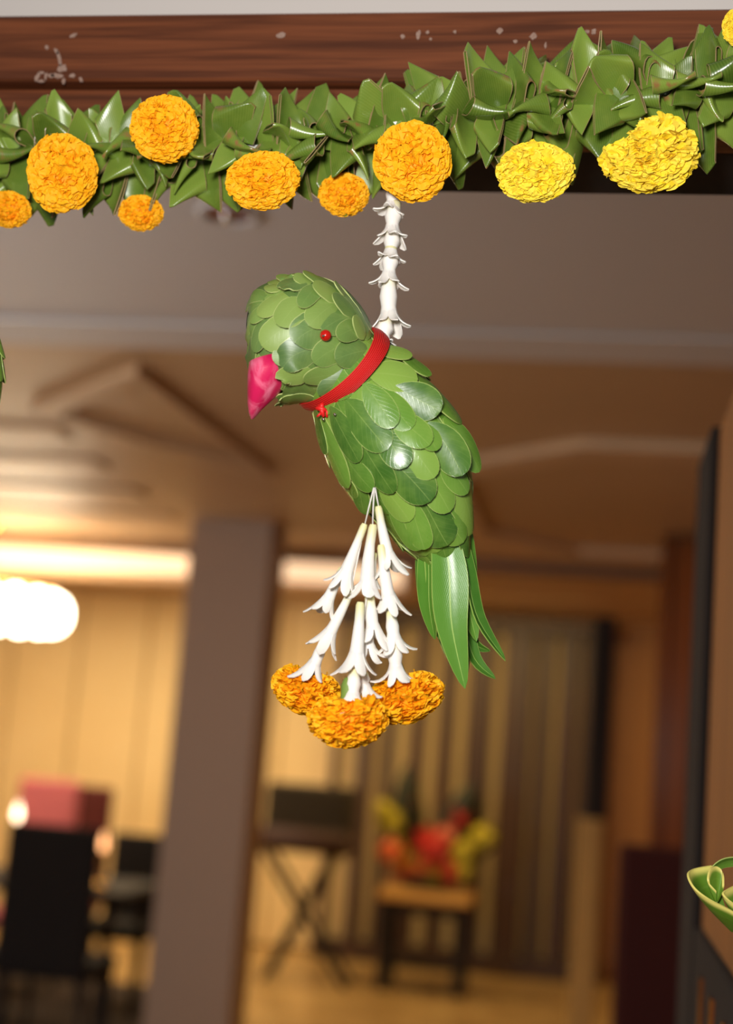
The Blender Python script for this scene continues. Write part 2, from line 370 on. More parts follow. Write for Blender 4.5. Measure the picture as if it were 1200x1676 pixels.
# cove lamps: warm glowing strips at the ceiling edge
for (xa, xb, lab) in ((-5.6, -2.36, 'long warm glowing cove light strip over the cream wall beside the chandelier'),
                      (-2.10, -1.22, 'short warm glowing cove light strip between the column and the tassel')):
    e = empty('cove_light', ((xa+xb)/2, 8.55, CEIL))
    MB().box((xa, 8.50, CEIL-.165), (xb, 8.56, CEIL-.04), bev=.01).build('diffuser', M['cove'], e, loc=None).matrix_parent_inverse = Matrix.Translation(-e.location)
    MB().box((xa-.03, 8.56, CEIL-.21), (xb+.03, 8.70, CEIL-.001)).build('housing', M['ceil_trim'], e).matrix_parent_inverse = Matrix.Translation(-e.location)
    tag(e, lab, 'light strip', 'cove light strips')

# ------------------------------------------------------------------ furniture behind (out of focus)
def part(root, name, mb, mat, smooth=False):
    o = mb.build(name, mat, root, smooth); o.matrix_parent_inverse = root.matrix_basis.inverted(); return o
def chair(X, Y, face, fab, wdt, top, label, seat=.47, group=None):
    """high-backed upholstered chair; face = +1 turns its back to the door"""
    r = empty('high_back_chair', (X, Y, 0)); h = wdt/2; D = .44 * face
    y0, y1 = sorted((Y, Y+D))
    part(r, 'seat', MB().box((X-h, y0, seat-.09), (X+h, y1, seat), bev=.025), fab)
    yb0, yb1 = sorted((Y-.07*face, Y))
    part(r, 'backrest', MB().box((X-h, yb0, seat-.06), (X+h, yb1, top), bev=.025), fab)
    for sx in (-1, 1):
        for yy in (y0+.035, y1-.035):
            xx = X+sx*(h-.03)
            part(r, 'leg', MB().tube([(xx+sx*.012, yy, .0015), (xx, yy, seat-.085)], [.014, .022], 4), M['dark_wood'])
    tag(r, label, 'chair', group); return r
p0 = at_y(95, 1350, 6.85)
chair(p0.x, 6.85, 1, M['black_fab'], .47, p0.z, 'black high-backed dining chair, the widest of the dark chair backs', group='dining chairs')
p1 = at_y(-76, 1385, 6.75); chair(p1.x, 6.75, 1, M['black_fab'], .42, p1.z, 'black dining chair cut off by the left edge of the picture', group='dining chairs')
p2 = at_y(235, 1366, 8.75); chair(p2.x, 8.75, -1, M['black_fab'], .40, p2.z, 'narrow-looking black dining chair half hidden by the grey column', group='dining chairs')
p3 = at_y(80, 1276, 8.8); chair(p3.x, 8.8, -1, M['pink_fab'], .40, p3.z, 'pink high-backed chair behind the widest black chair', group='dining chairs')
p4 = at_y(150, 1287, 9.5); chair(p4.x, 9.5, -1, M['maroon_fab'], .30, p4.z, 'maroon high-backed chair beside the pink one', group='dining chairs')
tb = empty('dining_table', (-3.55, 7.85, 0))
part(tb, 'table_top', MB().box((-4.6, 7.42, .71), (-2.42, 8.22, .75), bev=.012), M['dark_wood'])
for xx in (-4.5, -2.52):
    for yy in (7.52, 8.12): part(tb, 'leg', MB().tube([(xx, yy, .0015), (xx, yy, .71)], [.025, .035], 8), M['dark_wood'])
tag(tb, 'dark dining table behind the black chairs', 'table')
def table_glint(px, py, Y, r, glow_, lab):
    p = at_y(px, py, Y); H = p.z-.75
    e = empty('table_glint', (p.x, Y, .75))
    MB().lathe([(.05, 0), (.052, .008), (.02, .022), (.010, .05), (.010, H*.6), (.016, H*.62), (.010, H*.65), (.010, H-.055), (.035, H-.035), (.042, H-.01), (.034, H-.01)], n=24).build('brass_stand', M['brass'], e, True)
    MB().lathe([(.004, H-.012), (r*.7, H+.0), (r, H+.02), (r*.75, H+.05), (r*.3, H+.075), (.002, H+.09)], n=16).build('glint_glow', glow_, e, True)  # glowing tip added to stand in for a bright glint
    tag(e, lab, 'table glint', 'small added glints on the dining table')
table_glint(28, 1340, 7.75, .020, glow('pale_glint_glow', (1, .80, .55, 1), 6), 'small glowing tip added as a pale glint on a stand above the chair backs, under the chandelier')
table_glint(169, 1389, 7.65, .017, glow('amber_glint_glow', (1, .48, .20, 1), 3.5), 'small glowing tip added as an amber glint between the widest black chair and the next')
rg_ = MB().box((-4.9, 6.3, .0001), (-2.28, 9.2, .001)).build('shade_sheet', plain('dark_brown_floor_shade', srgb(44, 26, 14), .95, scale=20)); tag(rg_, 'dark sheet standing in for the shade under the dining chairs', 'shade_sheet')  # dark sheet laid in place of the shade below chairs and table
# chandelier
pc = at_y(20, 998, 7.9); ch = empty('chandelier', (pc.x-.22, 7.9, pc.z))
cx, cz = pc.x-.22, pc.z
part(ch, 'rod', MB().tube([(cx, 7.9, cz+.1), (cx, 7.9, CEIL)], .012, 10), M['brass'])
part(ch, 'ceiling_rose', MB().lathe([(.07, -.03), (.09, -.01), (.09, 0)], (cx, 7.9, CEIL-.001)), M['brass'])
hoop = [(cx+.46*math.cos(2*PI*k/36), 7.9+.46*math.sin(2*PI*k/36), cz+.125) for k in range(37)]
part(ch, 'hoop', MB().tube(hoop, .012, 8), M['brass'])
for k in range(3):
    g = 2*PI*k/3; part(ch, 'spoke', MB().tube([(cx, 7.9, cz+.12), (cx+.46*math.cos(g), 7.9+.46*math.sin(g), cz+.125)], .009, 8), M['brass'])
for k in range(18):
    g = 2*PI*k/18; part(ch, 'globe', MB().ball((cx+.46*math.cos(g), 7.9+.46*math.sin(g), cz), .085, .085, .115), M['bulb'], True)
tag(ch, 'brightly glowing chandelier ring of glass globes cut off by the left edge', 'chandelier')
# chest on crossed legs
q0, q1 = at_y(432, 1290, 9.95), at_y(572, 1405, 9.95); qx = (q0.x+q1.x)/2
st = empty('chest_on_stand', (qx, 9.95, 0)); a0, a1, zt, zb = q0.x, q1.x, q0.z, q1.z+.02
part(st, 'chest', MB().box((a0+.05, 9.8, zb+.1), (a1, 10.15, zt+.05), bev=.03), M['chest'])
part(st, 'rolled_front', MB().tube([(a0-.01, 9.82, zb+.08), (a1+.0, 9.82, zb+.08)], .085, 12), M['chest_edge'], True)
part(st, 'tray', MB().box((a0, 9.82, zb), (a1, 10.2, zb+.06)), M['chest_edge'])
for yy in (9.84, 10.14):
    part(st, 'crossed_leg', MB().tube([(a0+.05, yy, zb), (a1+.05, yy+.01, .0)], .022, 6), M['dark_wood'])
    part(st, 'crossed_leg', MB().tube([(a1-.12, yy+.05, zb), (a0+.12, yy+.04, .0)], .022, 6), M['dark_wood'])
tag(st, 'dark chest with rounded front on a crossed-leg stand beside the flower table', 'chest')
# flower table and arrangement
f0, f1 = at_y(622, 1452, 10.0), at_y(772, 1470, 10.0); ft = empty('flower_table', ((f0.x+f1.x)/2, 10.15, 0)); TZ = f0.z
part(ft, 'table_top', MB().box((f0.x, 9.93, TZ-.07), (f1.x, 10.4, TZ), bev=.012), M['cloth'])
part(ft, 'apron', MB().box((f0.x+.04, 9.97, TZ-.16), (f1.x-.04, 10.36, TZ-.07)), M['dark_wood'])
for xx in (f0.x+.06, f1.x-.06):
    for yy in (9.99, 10.34): part(ft, 'leg', MB().box((xx-.035, yy-.03, 0), (xx+.035, yy+.03, TZ-.07), bev=.008), M['dark_wood'])
part(ft, 'lower_shelf', MB().box((f0.x+.04, 9.99, .16), (f1.x-.04, 10.34, .19)), M['dark_wood'])
tag(ft, 'small table with golden top and dark legs under the flowers', 'table')
fa = empty('flower_arrangement', ((f0.x+f1.x)/2, 10.15, TZ))
part(fa, 'bowl', MB().lathe([(.10, 0), (.17, .03), (.20, .08), (.185, .08)], (fa.location.x, 10.15, TZ)), M['dark_wood'], True)
def bloom(px, py, Y, r, mat):
    p = at_y(px, py, Y); m = MB()
    for i in range(26):                             # domed head of cupped petals
        z = 1 - 1.6*(i+.5)/26; g = i*2.39996; s = math.sqrt(max(0, 1-z*z)); n = Vector((s*math.cos(g), s*math.sin(g), z))
        a = n.orthogonal().normalized(); b = n.cross(a); c = Vector(p) + n*r*.45; R = r*.42
        m.add([c - a*R - b*R, c + a*R - b*R, c + a*R*1.1 + b*R + n*R*1.3, c - a*R*1.1 + b*R + n*R*1.3, c + n*R*.6], [(0, 1, 4), (1, 2, 4), (2, 3, 4), (3, 0, 4)])
    m.ball(p, r*.55, n=10, m=6); m.tube([(p.x, p.y, p.z), ((p.x+fa.location.x)/2, (Y+10.15)/2, (p.z+TZ)/2), (fa.location.x, 10.15, TZ+.05)], .008, 5)
    part(fa, 'blossom', m, mat)
for px, py, r, mt in [(638,1345,.09,'bloom_yellow'),(628,1325,.06,'bloom_yellow'),(640,1395,.08,'bloom_orange'),(655,1410,.07,'bloom_yellow'),(672,1430,.08,'bloom_orange'),
    (690,1375,.10,'bloom_red'),(712,1390,.10,'bloom_red'),(705,1415,.08,'bloom_orange'),(735,1428,.08,'bloom_red'),(690,1432,.07,'bloom_pink'),(760,1395,.08,'bloom_yellow'),
    (755,1425,.08,'bloom_yellow'),(730,1370,.07,'bloom_pink'),(672,1310,.07,'bloom_red'),(753,1338,.08,'bloom_red'),(790,1370,.08,'bloom_yellow'),(716,1430,.07,'bloom_yellow'),(650,1430,.06,'bloom_pink')]:
    bloom(px, py, 10.12+rnd.uniform(-.1, .15), r, M[mt])
for px0, py0, px1, py1, wd in [(668,1400,666,1250,.12),(742,1400,770,1278,.14),(770,1410,805,1350,.10),(735,1400,735,1320,.08)]:
    a, b = at_y(px0, py0, 10.22), at_y(px1, py1, 10.16); ax = (b-a); m = MB(); vs = []
    for i in range(9):
        s = i/8; hw = wd*math.sin(PI*min(1, .12+s*.88))**.8; c = a+ax*s
        vs += [c+Vector((-hw, .02, 0)), c+Vector((0, -.02, 0)), c+Vector((hw, .02, 0)), c+Vector((0, .035, 0))]
    m.add(vs, [(i*4+k, i*4+(k+1) % 4, i*4+4+(k+1) % 4, i*4+4+k) for i in range(8) for k in range(4)])
    part(fa, 'broad_leaf', m, M['bloom_leaf'], True)
tag(fa, 'mixed arrangement of red, orange and yellow flowers with dark broad leaves', 'flowers')
# slatted screen before a golden back panel
scn = empty('slatted_screen', (-.7, 11.25, 0))
sx0, sx1 = at_y(528, 1300, 11.2).x, at_y(985, 1300, 11.2).x
part(scn, 'back_panel', MB().box((sx0, 11.36, .02), (sx1, 11.40, 2.68)), M['gold_wall'])
part(scn, 'top_rail', MB().box((sx0, 11.16, 2.60), (sx1+.05, 11.34, 2.70), bev=.01), M['slat'])
part(scn, 'bottom_rail', MB().box((sx0, 11.16, .005), (sx1+.05, 11.34, .14), bev=.01), M['slat'])
for px, wp in [(545,16),(593,26),(632,20),(678,26),(724,28),(777,44),(838,50),(882,26),(922,32),(962,38)]:
    p = at_y(px, 1300, 11.22); h = wp*11.2/F/2*.92
    part(scn, 'slat', MB().box((p.x-h, 11.19, .14), (p.x+h, 11.25, 2.60), bev=.008), M['slat'])
tag(scn, 'tall screen of dark vertical wooden slats before a golden panel', 'screen')
# slim post beside the screen: pale lower part, dark upper part
pp = at_y(970, 1340, 8.6); po = empty('divider_post', (pp.x, 8.6, 0))
part(po, 'lower_panel', MB().box((pp.x-.085, 8.55, 0), (pp.x+.06, 8.68, pp.z), bev=.008), M['post'])
pt = at_y(993, 1010, 8.6)
part(po, 'upper_panel', MB().box((pp.x-.05, 8.57, pp.z), (pp.x+.085, 8.66, pt.z), bev=.008), M['dark_wood'])
tag(po, 'slim post with pale lower half and dark upper half beside the slatted screen', 'post')
# reddish cabinet and chair at the right
pk = at_y(1090, 900, 7.0); cb = empty('tall_cabinet', (pk.x+.4, 7.3, 0))
part(cb, 'body', MB().box((pk.x, 7.02, .06), (XR-.02, 7.6, CEIL-.02)), M['red_wood'])
part(cb, 'plinth', MB().box((pk.x+.03, 7.05, 0), (XR-.03, 7.58, .06)), M['dark_wood'])
part(cb, 'door', MB().box((pk.x+.04, 7.0, .1), (pk.x+.42, 7.02, CEIL-.1), bev=.004), M['red_wood'])
part(cb, 'edge_post', MB().box((pk.x-.015, 6.985, 0), (pk.x+.03, 7.03, CEIL-.01), bev=.006), M['red_wood'])
tag(cb, 'tall polished reddish-brown cabinet beyond the open door leaf', 'cabinet')
p5 = at_y(1080, 1385, 5.6); chair(p5.x, 5.6, 1, M['red_fab'], .30, p5.z, 'dark red upholstered chair beside the open door leaf', group=None)

# ------------------------------------------------------------------ hanging things in the doorway
DP = 1.10                                          # distance of the leaf parrot from the camera
SC = DP / F                                         # metres per photo pixel there
def W(x, y, z=0.0, D=DP):                           # z in the same pixel unit, towards the viewer
    return EYE + ray(x, y) * D - fw * (z * D / F)
def fix(x, y, z=0.0):                               # undo the perspective shift of a point that stands proud of the parrot's plane
    k = 1-z/F; return (600+(x-600)*k, 838+(y-838)*k, z)
class Loft:
    """round body along a bent axis; (x, y, r) in the unit of W"""
    def __init__(s, pts): s.p = [Vector((a, b, 0)) for a, b, r in pts]; s.r = [r for a, b, r in pts]
    def ev(s, a):
        n = len(s.p) - 1; a = min(max(a, 0), n - 1e-6); i = int(a); f = a - i
        # Catmull-Rom
        P = [s.p[max(i-1, 0)], s.p[i], s.p[i+1], s.p[min(i+2, n)]]; Q = [s.r[max(i-1, 0)], s.r[i], s.r[i+1], s.r[min(i+2, n)]]
        h = lambda A: .5*(2*A[1] + (A[2]-A[0])*f + (2*A[0]-5*A[1]+4*A[2]-A[3])*f*f + (3*A[1]-3*A[2]+A[3]-A[0])*f**3)
        d = .5*((P[2]-P[0]) + 2*(2*P[0]-5*P[1]+4*P[2]-P[3])*f + 3*(3*P[1]-3*P[2]+P[3]-P[0])*f*f)
        return h(P), max(h(Q), 2), d.normalized()
    def pt(s, a, th, lift=0):                       # th 0 = towards the viewer, +90 deg = right-up side
        c, r, t = s.ev(a); nn = Vector((-t.y, t.x, 0)) * -1
        return c + (nn*math.sin(th) + Vector((0, 0, 1))*math.cos(th)) * (r + lift)
    def find(s, x, y):
        best = None
        for k in range(0, (len(s.p)-1)*40 + 1):
            a = k/40; c, r, t = s.ev(a); q = Vector((x, y, 0)) - c; e = abs(q.dot(t))
            nn = Vector((-t.y, t.x, 0)) * -1; sd = q.dot(nn)
            e += .15*max(0, abs(sd) - r)
            if best is None or e < best[0]: best = (e, a, max(-1, min(1, sd/r)))
        return best[1], math.asin(best[2]*.93)
    def seat(s, x, y):                              # find(), allowing for the surface standing proud
        a, th = s.find(x, y)
        for _ in range(2): fx, fy, _z = fix(x, y, s.pt(a, th).z+6); a, th = s.find(fx, fy)
        return a, th
    def nrm(s, a, th):
        p, q, r = s.pt(a, th), s.pt(min(a+.05, len(s.p)-1.001), th), s.pt(a, th+.05)
        if (q-p).length < 1e-5: q, p2 = p, s.pt(a-.05, th); p = p2; 
        n = (q-p).cross(r-p)
        c, _, _ = s.ev(a); n.normalize()
        return n if n.dot(s.pt(a, th)-c) > 0 else -n
    def solid(s, k=.93, na=24, nt=24):
        m = MB(); n = len(s.p)-1
        for i in range(na+1):
            for j in range(nt):
                c, r, t = s.ev(n*i/na); p = s.pt(n*i/na, 2*PI*j/nt); m.v.append(c+(p-c)*k)
        m.f = [(i*nt+j, i*nt+(j+1) % nt, (i+1)*nt+(j+1) % nt, (i+1)*nt+j) for i in range(na) for j in range(nt)] + [tuple(range(nt)), tuple(range(na*nt, na*nt+nt))[::-1]]
        m.v = [tuple(W(*p)) for p in m.v]; return m
def shape_w(s, kind):
    if kind == 'long': return max(.0, math.sin(PI*(s*.97+.015))**.75 * (1-.25*s)) * 1.08
    k = .60 if kind == 'obovate' else .52
    if s > k: return math.sqrt(max(0, 1-((s-k)/(1-k))**2.3))
    return (.12 if kind == 'obovate' else .45)*(1-s/k) + math.sin(PI/2*s/k)**.85*(1-.0*s)
def surf_leaf(L, b, tpt, wd, root, mat, kind='obovate', h0=1.0, h1=8.0, wrap=1.25, cup=0., jit=0., roll=0., face=0.):
    """one leaf laid on loft L from (a,th) b to (a,th) tpt, wd wide"""
    ns, nu = 13, 7; vs, uv = [], []
    pts = []
    for i in range(ns):
        s = 1-(1-i/(ns-1))**1.5; a = b[0]+(tpt[0]-b[0])*s; th = b[1]+(tpt[1]-b[1])*s
        pts.append((s, a, th, L.pt(a, th, h0+h1*s**1.2+jit)))
    if face:                                        # a leaf that has sprung out flat
        zm = max(q[3].z for q in pts)
        for q in pts: q[3].z += (zm-q[3].z)*face
    for i, (s, a, th, p) in enumerate(pts):
        T = (pts[min(i+1, ns-1)][3]-pts[max(i-1, 0)][3]).normalized(); N = L.nrm(a, th)
        N = N.lerp(Vector((-.10, -.035, 1)), face) if face else N; N = (N-T*N.dot(T)).normalized(); B = N.cross(T); r = max(L.ev(a)[1], 30)
        hw = wd/2*shape_w(s, kind)
        for j in range(nu):
            u = j/(nu-1)*2-1; x = u*hw
            q = p+B*x-N*(wrap*x*x/(2*r))+N*(cup*abs(x)+roll*x*s)
            vs.append(W(*q)); uv.append((j/(nu-1), s))
    fs = [(i*nu+j, i*nu+j+1, (i+1)*nu+j+1, (i+1)*nu+j) for i in range(ns-1) for j in range(nu-1)]
    base = vs[nu//2].copy()
    o = MB().add([v-base for v in vs], fs, uv).build('leaf', mat, root, True)
    o.location = base-root.location
    return thick(o, .0009)

BODY = Loft([(548,590,74),(572,617,80),(600,652,94),(632,700,103),(662,750,104),(692,812,84),(714,872,58),(726,905,34),(732,930,16)])
HEAD = Loft([(404,545,14),(410,545,52),(426,546,80),(456,551,98),(494,558,107),(530,577,98),(562,602,78),(580,618,70)])
prt = empty('leaf_parrot', W(600, 720)); PL = prt.location
def on_parrot(name, mb, mat, smooth=True):
    o = mb.build(name, mat, prt, smooth, loc=None); o.matrix_parent_inverse = Matrix.Translation(-PL); return o
on_parrot('core', BODY.solid(.95), M['core']); on_parrot('head_core', HEAD.solid(.95), M['core'])
zb = lambda x, y: (480+x/3.333, 520+y/3.333)
front_body = [(410,300,668,345,170),(440,150,622,235,110),(560,150,715,340,120),(560,375,783,525,175),(690,300,900,590,190),
 (385,360,550,600,135),(455,375,640,610,140),(285,450,520,720,170),(195,490,370,785,130),(115,500,325,920,140),(85,500,168,755,90),
 (540,520,732,705,150),(470,600,618,818,150),(690,560,772,735,120),(740,570,900,872,170),(830,540,1000,852,150),(600,660,760,882,145),
 (350,660,556,952,140),(510,760,744,1003,190),(270,760,455,930,120),(700,820,842,1064,155),(800,760,927,965,130),(870,830,988,1172,170),
 (460,900,646,1110,140),(680,960,835,1242,190),(510,1000,718,1255,140),(620,970,738,1255,120),(250,860,362,972,90),(350,880,418,1058,110),
 (780,1000,900,1235,150),(880,1010,975,1300,120)]
GLARE = {(560,375): .92, (740,570): .92, (385,360): .3, (510,760): .4, (830,540): .3}
for bx, by, tx, ty, wd in front_body:
    surf_leaf(BODY, BODY.seat(*zb(bx, by)), BODY.seat(*zb(tx, ty)), wd/3.333*1.1, prt, M['leaf'], jit=rnd.uniform(0, 1.5), cup=rnd.uniform(-.04, .10), roll=0 if (bx, by) in GLARE else rnd.uniform(-.16, .16), face=GLARE.get((bx, by), 0), h0=1.5 if (bx, by) not in GLARE else 4, h1=rnd.uniform(10, 17))
for row in range(8):                                # leaves tucked in below them
    for j in range(6):
        th = math.radians(-75+j*30+(15 if row % 2 else 0)); a0 = .15+row*.84
        surf_leaf(BODY, (a0, th), (min(a0+1.6, 7.2), th), 50 if row < 6 else 40, prt, M['leaf'], h0=-1.5, h1=4.5)
for row in range(6):
    for j in range(6):
        th = math.radians(-70+j*28+(14 if row % 2 else 0)); a0 = 2.4+row*.75
        if j == 0 and row < 5: continue
        surf_leaf(HEAD, (a0, th), (max(a0-1.8, .9), th), 56, prt, M['head_leaf'], 'round', h0=-1.5, h1=4)
k = 0
for row in range(8):                                # the far side of the bird
    a0 = .6+row*.78
    for j in range(7):
        th = math.radians(112+j*24+(12 if row % 2 else 0)); k += 1
        surf_leaf(BODY, (a0, th), (min(a0+1.75, 7.9), th+rnd.uniform(-.1, .1)), 46, prt, M['leaf'], jit=rnd.uniform(0, 1.2))
zh = lambda x, y: (380+x/4.615, 420+y/4.615)
front_head = [(560,175,368,265,150),(655,205,515,400,125),(815,300,605,225,160),(930,430,752,300,140),(800,330,582,530,190),(540,320,362,535,200),
 (410,270,195,455,150),(480,470,225,670,210),(720,500,470,650,230),(930,440,675,560,180),(260,470,170,715,130),(270,380,140,505,110),(660,690,380,835,210),
 (970,520,790,620,140),(1010,600,905,470,110),(840,660,618,800,180),(1030,700,780,780,190),(590,900,385,930,150),(850,880,542,930,150),(950,870,672,1025,150),
 (420,700,330,800,120),(180,600,95,770,120),(140,480,95,600,90),(250,300,100,345,110),(370,200,245,270,110),(600,180,470,150,110),
 (720,200,535,125,110),(860,260,760,215,90),(470,165,340,160,90)]
for bx, by, tx, ty, wd in front_head:
    surf_leaf(HEAD, HEAD.seat(*zh(bx, by)), HEAD.seat(*zh(tx, ty)), wd/4.615*1.15, prt, M['head_leaf'], 'round', jit=rnd.uniform(0, 1.5), h0=1.2, h1=rnd.uniform(8, 12), roll=rnd.uniform(-.14, .14), cup=rnd.uniform(-.05, .05))
for b0, b1, wv_ in ((5.3, 3.75, 30), (6.2, 4.5, 36)):
  for t0_ in (-1.2, -1.62, -2.05, -2.45):
    surf_leaf(HEAD, (b0, t0_), (b1, t0_-.05), wv_, prt, M['head_leaf'], 'round', h0=1, h1=4)
for row in range(6):
    a0 = 2.1+row*.85
    for j in range(6):
        dg = 110+j*28+(14 if row % 2 else 0); th = math.radians(dg); low = dg > 205
        if low and row < 5: continue
        surf_leaf(HEAD, (max(a0, 3.6) if low else a0, th), (max(a0-1.7, 2.6 if low else 1.3), th+rnd.uniform(-.12, .12)), 42, prt, M['head_leaf'], 'round', jit=rnd.uniform(0, 1.2), h0=.5, h1=2.5 if low else 6)
# beak: a ridged, hooked cone
m = MB(); secs = [((440,584),(35,30),35),((442,604),(40,34),30),((438,630),(36,31),24),((428,654),(25,23),16),((418,672),(12,12),8),((413,686),(2.5,2.5),2)]
n = 18
for (cx_, cy_), (rx, rz_), _ in secs:
    for i in range(n):
        g = 2*PI*i/n; q = 1+.09*math.cos(3*g+.6)
        zc = 64*(1-(cy_-586)/100*.35); fx, fy, _z = fix(cx_, cy_, zc); m.v.append(tuple(W(fx+rx*math.cos(g)*q*.97, fy-rx*math.cos(g)*q*.26, zc+rz_*math.sin(g)*q)))
m.f = [(i*n+j, i*n+(j+1) % n, (i+1)*n+(j+1) % n, (i+1)*n+j) for i in range(5) for j in range(n)] + [tuple(range(n)), tuple(range(5*n, 6*n))]
on_parrot('beak', m, M['beak'])
# eye bead on a steel pin, pins
a, th = HEAD.seat(533, 549); pe = HEAD.pt(a, th, 13); ne = HEAD.nrm(a, th)
px_, py_, pz_ = pe; pe = Vector(fix(533, 549, pz_)); e_ = on_parrot('eye', MB().ball(W(*pe), 9*SC, n=16, m=12), M['bead'])
pn = MB().tube([W(*(pe+ne*2)), W(*(pe+ne*9+Vector((-7, 2, 4))))], 1.6*SC, 8).build('eye_pin', M['chrome'], e_, True)
for px, py in [(532, 684.5), (550, 677)]:
    a, th = BODY.seat(px, py); on_parrot('pin', MB().ball(W(*BODY.pt(a, th, 11)), 2.6*SC, n=10, m=8), M['chrome'])
# red collar
cc, ax_, e1 = Vector((559, 604, 0)), Vector((.87, .49, 0)), Vector((.678, -.735, 0))
m = MB(); n = 72; nw = 9; vs, uv = [], []
for i in range(n):
    g = 2*PI*i/n; p = cc+e1*(84*math.cos(g))+(ax_*(37*math.sin(g)))+Vector((0, 0, 97*math.sin(g)))
    o_ = (p-cc).normalized(); tn = (-e1*math.sin(g)*84+ax_*40*math.cos(g)+Vector((0, 0, 84*math.cos(g)))).normalized(); b_ = ax_
    for j in range(nw):
        u = j/(nw-1)*2-1; wv = 11.5+1.2*math.sin(g*3)+1.5*math.sin(g)
        q = p+b_*(u*wv)+o_*(2.4*(1-u*u)+.45*math.cos(u*22)); vs.append(W(*q)); uv.append((j/(nw-1), i/n))
m.add(vs, [(i*nw+j, ((i+1) % n)*nw+j, ((i+1) % n)*nw+j+1, i*nw+j+1) for i in range(n) for j in range(nw-1)], uv)
cr = thick(on_parrot('collar_ribbon', m, M['ribbon']), .0022)
kn = MB()
for (x0_, y0_, x1_, y1_, r_) in [(518,668,534,672,4.5),(522,664,530,682,4),(534,668,535,683,2.6),(526,676,519,682,2.4),(524,670,528,660,4)]:
    kn.tube([W(*fix(x0_, y0_, 60)), W(*fix((x0_+x1_)/2+1, (y0_+y1_)/2-1, 64)), W(*fix(x1_, y1_, 62))], [r_*SC*.8, r_*SC, r_*SC*.7], 8)
k_ = kn.build('knot', M['ribbon'], cr, True); k_.parent = cr
for g in (.35, 2.62):
    p = cc+e1*(88*math.cos(g))+(ax_*(40*math.sin(g)))+Vector((0, 0, 90*math.sin(g)))
    on_parrot('pin', MB().ball(W(*p), 2.4*SC, n=10, m=8), M['chrome'])
# tail: long narrow leaves
def long_leaf(pts, wd, facing, root, mat, name='tail_leaf', fold=.25):
    """pts = control points of the midrib; facing = the way its upper side looks"""
    P = [Vector(p) for p in pts]; ns, nu = 17, 5; vs, uv = [], []; n = len(P)-1
    def cv(s):
        a = min(s*n, n-1e-6); i = int(a); f = a-i; A = [P[max(i-1, 0)], P[i], P[i+1], P[min(i+2, n)]]
        return .5*(2*A[1]+(A[2]-A[0])*f+(2*A[0]-5*A[1]+4*A[2]-A[3])*f*f+(3*A[1]-3*A[2]+A[3]-A[0])*f**3)
    Fv = Vector(facing).normalized()
    for i in range(ns):
        s = i/(ns-1); p = cv(s); T = (cv(min(1, s+.04))-cv(max(0, s-.04))).normalized()
        N = (Fv-T*Fv.dot(T)).normalized(); B = N.cross(T); hw = wd/2*max(.015, math.sin(PI*min(1, .10+.9*s))**.8)
        for j in range(nu):
            u = j/(nu-1)*2-1; q = p+B*(u*hw)+N*(fold*abs(u)*hw); vs.append(W(*q)); uv.append((j/(nu-1), s))
    base = vs[2].copy()
    o = MB().add([v-base for v in vs], [(i*nu+j, i*nu+j+1, (i+1)*nu+j+1, (i+1)*nu+j) for i in range(ns-1) for j in range(nu-1)], uv).build(name, mat, root, True)
    o.location = base-root.location; return thick(o, .0009)
TL = M['tail_leaf']
long_leaf([(722,850,20),(733,930,34),(737,1020,40),(759,1123,34)], 60, (0,0,1), prt, TL)
long_leaf([(700,860,5),(702,930,12),(703,990,12),(712,1046,4)], 44, (-.7,0,.7), prt, TL)
long_leaf([(690,870,-8),(692,930,-6),(697,985,-8),(706,1036,-10)], 34, (-.9,0,.45), prt, TL)
long_leaf([(712,870,0),(708,930,4),(712,990,0),(722,1050,-8)], 36, (-.4,0,.9), prt, TL)
long_leaf([(748,850,10),(762,930,18),(780,1010,16),(827,1081,6)], 30, (.75,.1,.65), prt, TL, fold=.5)
long_leaf([(742,860,2),(752,930,6),(768,1000,4),(780,1050,0)], 34, (.2,0,1), prt, TL)
long_leaf([(748,900,-12),(758,990,-12),(775,1075,-12),(813,1113,-16)], 28, (.5,0,.8), prt, TL, fold=.4)
long_leaf([(756,930,-22),(764,1000,-24),(776,1052,-24),(805,1068,-26)], 24, (.2,.5,.8), prt, TL)
long_leaf([(765,850,-6),(770,900,-6),(774,950,-10),(772,1000,-14)], 24, (.8,0,.5), prt, TL)
long_leaf([(745,930,-26),(752,1010,-26),(760,1070,-24),(766,1108,-24)], 24, (.3,0,.9), prt, TL)
long_leaf([(716,870,-40),(724,940,-48),(732,1020,-50),(745,1095,-46)], 50, (0,0,-1), prt, TL)
long_leaf([(738,870,-40),(748,940,-46),(762,1010,-46),(785,1060,-44)], 40, (.2,0,-1), prt, TL)
tag(prt, 'parrot made of overlapping green leaves with pink beak and red collar', 'parrot ornament')

